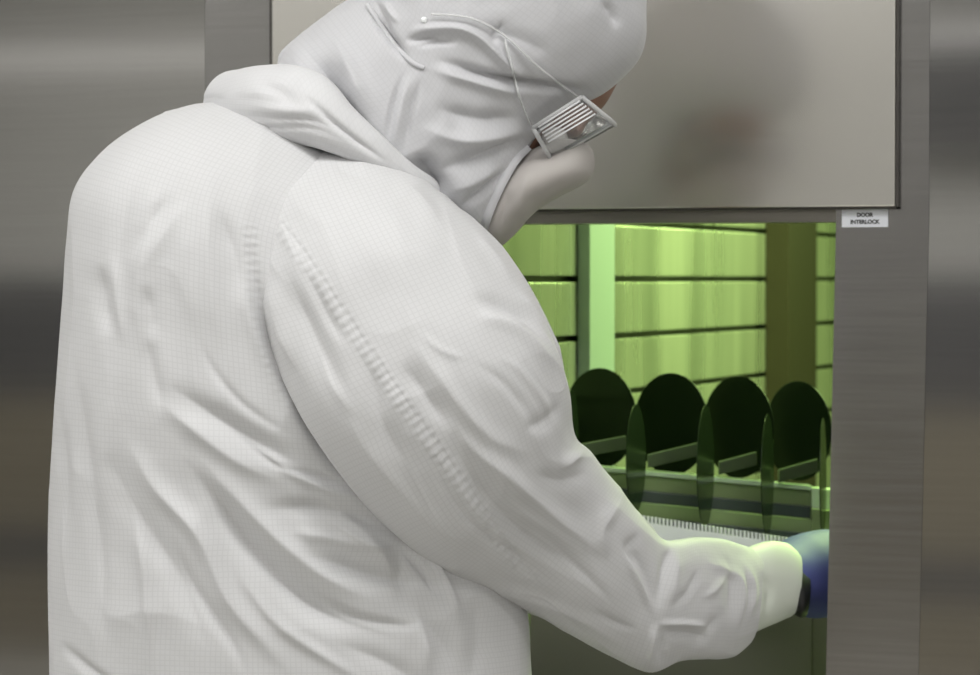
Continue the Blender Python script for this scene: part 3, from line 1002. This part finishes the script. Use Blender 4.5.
# ---- hood
HOOD = [
    (250, 150, 400, 205, 2.64, .060),
    (268, 100, 430, 212, 2.64, .078),
    (283, 52, 455, 226, 2.64, .088),
    (306, 30, 476, 236, 2.642, .092),
    (334, 8, 494, 234, 2.645, .096),
    (356, -6, 512, 196, 2.648, .100),
    (368, -20, 526, 154, 2.65, .104),
    (374, -38, 548, 124, 2.652, .108),
    (384, -60, 605, 92, 2.655, .110),
    (404, -90, 640, 56, 2.655, .108),
    (436, -120, 646, 6, 2.655, .098),
    (485, -142, 638, -50, 2.655, .078),
    (530, -146, 615, -95, 2.655, .050),
    (560, -140, 592, -120, 2.655, .022),
]
V = loft(HOOD, 460, 480, 2.1, 5)
hf = [
    ('v', [(300, 45), (330, 80), (351, 122), (385, 158)], 10, .014),
    ('r', [(330, 30), (350, 70), (372, 120)], 11, .006),
    ('v', [(366, 5), (385, 30), (402, 52), (412, 62)], 5, .008),
    ('r', [(400, 33), (431, 29), (461, 30), (485, 42), (510, 68), (530, 84)], 5, .007),
    ('v', [(402, 41), (425, 38), (450, 36)], 3.5, .005),
    ('v', [(414, 48), (436, 42), (460, 42)], 3, .004),
    ('v', [(430, 57), (457, 66), (490, 76), (545, 86), (600, 92)], 5, .009),
    ('r', [(425, 66), (450, 75), (490, 86), (530, 96)], 6, .005),
    ('r', [(414, 68), (402, 105), (395, 150)], 5, .0035),
    ('v', [(404, 70), (393, 105), (386, 150)], 3, .003),
    ('v', [(424, 72), (412, 108), (404, 155)], 3, .003),
    ('v', [(415, 150), (430, 180), (440, 205)], 14, .012),
    ('r', [(415, 125), (460, 140), (510, 135), (535, 128)], 9, .006),
    ('v', [(430, 106), (475, 118), (525, 118)], 8, .006),
    ('v', [(432, 175), (475, 158), (515, 142), (535, 134)], 8, .007),
    ('r', [(440, 195), (475, 180), (505, 160)], 8, .004),
    ('v', [(455, 212), (480, 192), (510, 165)], 5, .005),
    ('v', [(470, 25), (520, 40), (560, 60)], 10, .003),
    ('v', [(600, 0), (612, 12), (618, 30)], 5, .004),
    ('v', [(376, 0), (382, 15), (392, 32)], 3, .004),
    ('r', [(384, 0), (390, 12), (400, 25)], 3, .003),
    ('v', [(505, 20), (495, 35), (488, 48)], 3, .003),
]
hf = [(k_, p_, w_, h_ * 1.35) for (k_, p_, w_, h_) in hf]
V = apply_folds(V, hf, [(12, 12, .005, 53, True), (30, 22, .0022, 54, False), (70, 50, .0010, 55, False)])
hood = link('hood', grid_mesh('hood', V, uv=metric_uv(V)), M['hoodm'], person, True)
hood['label'] = 'light grey gathered cleanroom hood'


def surf_pts(obj, uvs, lift=0.002):
    """points of a drawn line laid on the mesh surface"""
    from mathutils.bvhtree import BVHTree
    me = obj.data
    bv = BVHTree.FromPolygons([v.co for v in me.vertices], [tuple(p.vertices) for p in me.polygons])
    out = []
    for (u, v) in catmull(uvs, max(12, 8 * len(uvs))):
        d = Vector(aF + (u - 490) / F * aR + (337.5 - v) / F * aU).normalized()
        h = bv.ray_cast(Vector(C0), d)
        if h[0] is not None:
            out.append(h[0] - d * lift)
    return out


def ribbon(name, pts, width, mat, parent, thick=0.0015, roll=None):
    """narrow band following points, lying against the surface"""
    n = len(pts); bm = bmesh.new(); rows = []
    for i, p in enumerate(pts):
        t = (pts[min(i + 1, n - 1)] - pts[max(i - 1, 0)]).normalized()
        s = t.cross(-CF).normalized() * width / 2
        nn = -CF * thick
        rows.append([bm.verts.new(p + s), bm.verts.new(p + s + nn), bm.verts.new(p + nn * 1.5), bm.verts.new(p - s + nn), bm.verts.new(p - s)])
    for i in range(n - 1):
        for k in range(4):
            bm.faces.new((rows[i][k], rows[i][k + 1], rows[i + 1][k + 1], rows[i + 1][k]))
        bm.faces.new((rows[i][4], rows[i][0], rows[i + 1][0], rows[i + 1][4]))
    bm.faces.new(rows[0]); bm.faces.new(rows[-1][::-1])
    return bmobj(name, bm, mat, parent, True)


pts = surf_pts(hood, [(528, 146), (515, 160), (502, 182), (490, 208), (482, 232)], .003)
if len(pts) > 4:
    ribbon('face_hem', pts, .009, M['hoodm'], hood, .0008)
pts = surf_pts(hood, [(367, 4), (380, 24), (396, 46), (412, 62), (424, 68)], .001)
if len(pts) > 4:
    ribbon('elastic_band', pts, .004, M['hoodm'], hood, .0008)
sp = surf_pts(hood, [(424, 20), (425, 21), (426, 22)], .001)
if sp:
    bm = bmesh.new(); add_ellip(bm, np.array(sp[0]), aR * .003, aU * .003, aF * .002, 16)
    bmobj('snap', bm, M['plastic_white'], hood, True)

# ---- face mask
MASK = [
    (562, 140, 588, 146, 2.66, .040), (548, 143, 593, 154, 2.66, .050), (532, 150, 593, 170, 2.66, .058), (515, 160, 585, 183, 2.66, .064),
    (500, 172, 560, 197, 2.66, .068), (488, 185, 536, 212, 2.66, .068), (478, 200, 516, 234, 2.66, .064), (470, 215, 500, 248, 2.66, .055), (455, 225, 480, 255, 2.66, .04)]
V = loft(MASK, 140, 160, 2.2, 4)
V = apply_folds(V, [('v', [(510, 185), (505, 210), (500, 235)], 5, .003), ('r', [(530, 165), (522, 195), (515, 225)], 8, .003)], [(25, 25, .002, 63, False)])
link('face_mask', grid_mesh('face_mask', V, uv=metric_uv(V)), M['mask'], person, True)

# ---- goggles: clear wrap-round box against the face
gog = empty('goggles', tuple(H3(0, .09, 0)))
gog.parent = person; gog.matrix_parent_inverse = Matrix.Identity(4)
gog['label'] = 'clear plastic safety goggles with vented sides'
gd = P(553, 160, 2.6) - P(533, 129, 2.6)              # depth direction seen in profile
GD = hg; 
A1 = P(533, 128, 2.585); A2 = P(582, 97, 2.585); B1 = P(554, 164, 2.600); B2 = P(619, 127, 2.600)
LATV = -hl * 0.150
path = []
nU = 28
def gshape(k, top):
    """plan curve of the goggles; k in 0..1 from near temple round the lens to far temple"""
    a = (A2 if top else A1); b = (B2 if top else B1)
    q = k * math.pi
    lat = (1 - math.cos(q)) / 2
    dep = min(1.0, math.sin(q) ** 0.3 * 1.1)
    return a + LATV * lat + (b - a) * dep
bm = bmesh.new(); rows = []
for i in range(nU + 1):
    k = i / nU
    rows.append([bm.verts.new(Vector(gshape(k, False) * (1 - s / 6) + gshape(k, True) * (s / 6))) for s in range(7)])
for i in range(nU):
    for s in range(6):
        bm.faces.new((rows[i][s], rows[i + 1][s], rows[i + 1][s + 1], rows[i][s + 1]))
o = bmobj('lens', bm, M['clear'], gog, True)
def solid(o, t):
    md = o.modifiers.new('t', 'SOLIDIFY'); md.thickness = t; md.offset = 0
solid(o, 0.002)
lens_o = o
bm = bmesh.new()
for top in (False, True):
    add_tube(bm, [gshape(i / 40, top) for i in range(41)], .0022, 8)
add_tube(bm, [A1, A2], .0022, 8); add_tube(bm, [gshape(0.16, False), gshape(0.16, True)], .0018, 8); add_tube(bm, [gshape(0.84, False), gshape(0.84, True)], .0018, 8)
bmobj('rim', bm, M['clear_edge'], gog, True)
bm = bmesh.new()
for i in range(6):          # vent slats on the near side
    s = 0.03 + i * 0.085
    a = A1 + (B1 - A1) * s - hl * -.003; b = A2 + (B2 - A2) * s - hl * -.003
    add_tube(bm, [a + (b - a) * .08 + hl * .003, a + (b - a) * .92 + hl * .003], .0008, 6)
bmobj('vent', bm, M['vent'], gog, True)
p1 = surf_pts(hood, [(431, 14), (470, 18), (505, 36), (535, 64), (560, 84), (578, 97)], .004)
p2 = surf_pts(hood, [(505, 40), (512, 66), (520, 98), (531, 125)], .004)
if len(p1) > 4: ribbon('strap', p1, .0022, M['clear_edge'], gog, .0012)
if len(p2) > 4: ribbon('strap', p2, .0022, M['clear_edge'], gog, .0012)

# ---- cuffs and gloves
def cuff(name, secs, rows, cols, mat, folds=(), noise=(), parent=None, lab=None):
    V = loft(secs, rows, cols, 2.1, 4); V = apply_folds(V, list(folds), list(noise))
    o = link(name, grid_mesh(name, V, uv=metric_uv(V)), mat, parent, True)
    if lab: o['label'] = lab
    return o


cuff('inner_cuff', [(735, 556, 735, 640, 2.835, .036), (752, 546, 752, 634, 2.865, .038), (770, 541, 768, 626, 2.89, .037), (785, 543, 782, 620, 2.915, .036), (795, 549, 791, 616, 2.93, .035), (800, 556, 796, 612, 2.937, .033)],
     90, 120, M['inner_glove'], [('v', [(755, 570), (770, 590), (765, 615)], 5, .004), ('r', [(748, 590), (760, 605), (755, 625)], 4, .003)], [(30, 30, .002, 73, False)], person, 'pale inner glove cuff')
cuff('glove_opening_shade', [(796, 562, 792, 613, 2.94, .038), (803, 570, 799, 617, 2.945, .040), (808, 572, 804, 617, 2.955, .040)], 30, 80, M['black'], (), (), person, 'black ring standing for the shade in the glove opening')  # black ring put in for the shade where the glove opens
glove_bm = bmesh.new()
add_tube(glove_bm, [P(778, 579, 2.94), P(790, 577, 2.96), P(800, 575, 2.975), P(812, 575, 2.99), P(828, 573, 3.01), P(850, 572, 3.04)], [.030, .036, .041, .045, .046, .038], 28)
add_hand(glove_bm, RW + RF * .03, RF, RP, RS, .0035)
g = remeshed('glove', glove_bm, 0.0035, 5, M['nitrile'], person)
g['label'] = 'blue nitrile glove on the right hand'
glove_bm = bmesh.new()
add_tube(glove_bm, [LA[5], LA[6], LW + LF * .03], [.034, .033, .033], 24)
add_hand(glove_bm, LW, LF, LP, LS, .0035)
g = remeshed('glove', glove_bm, 0.0035, 5, M['nitrile'], person)
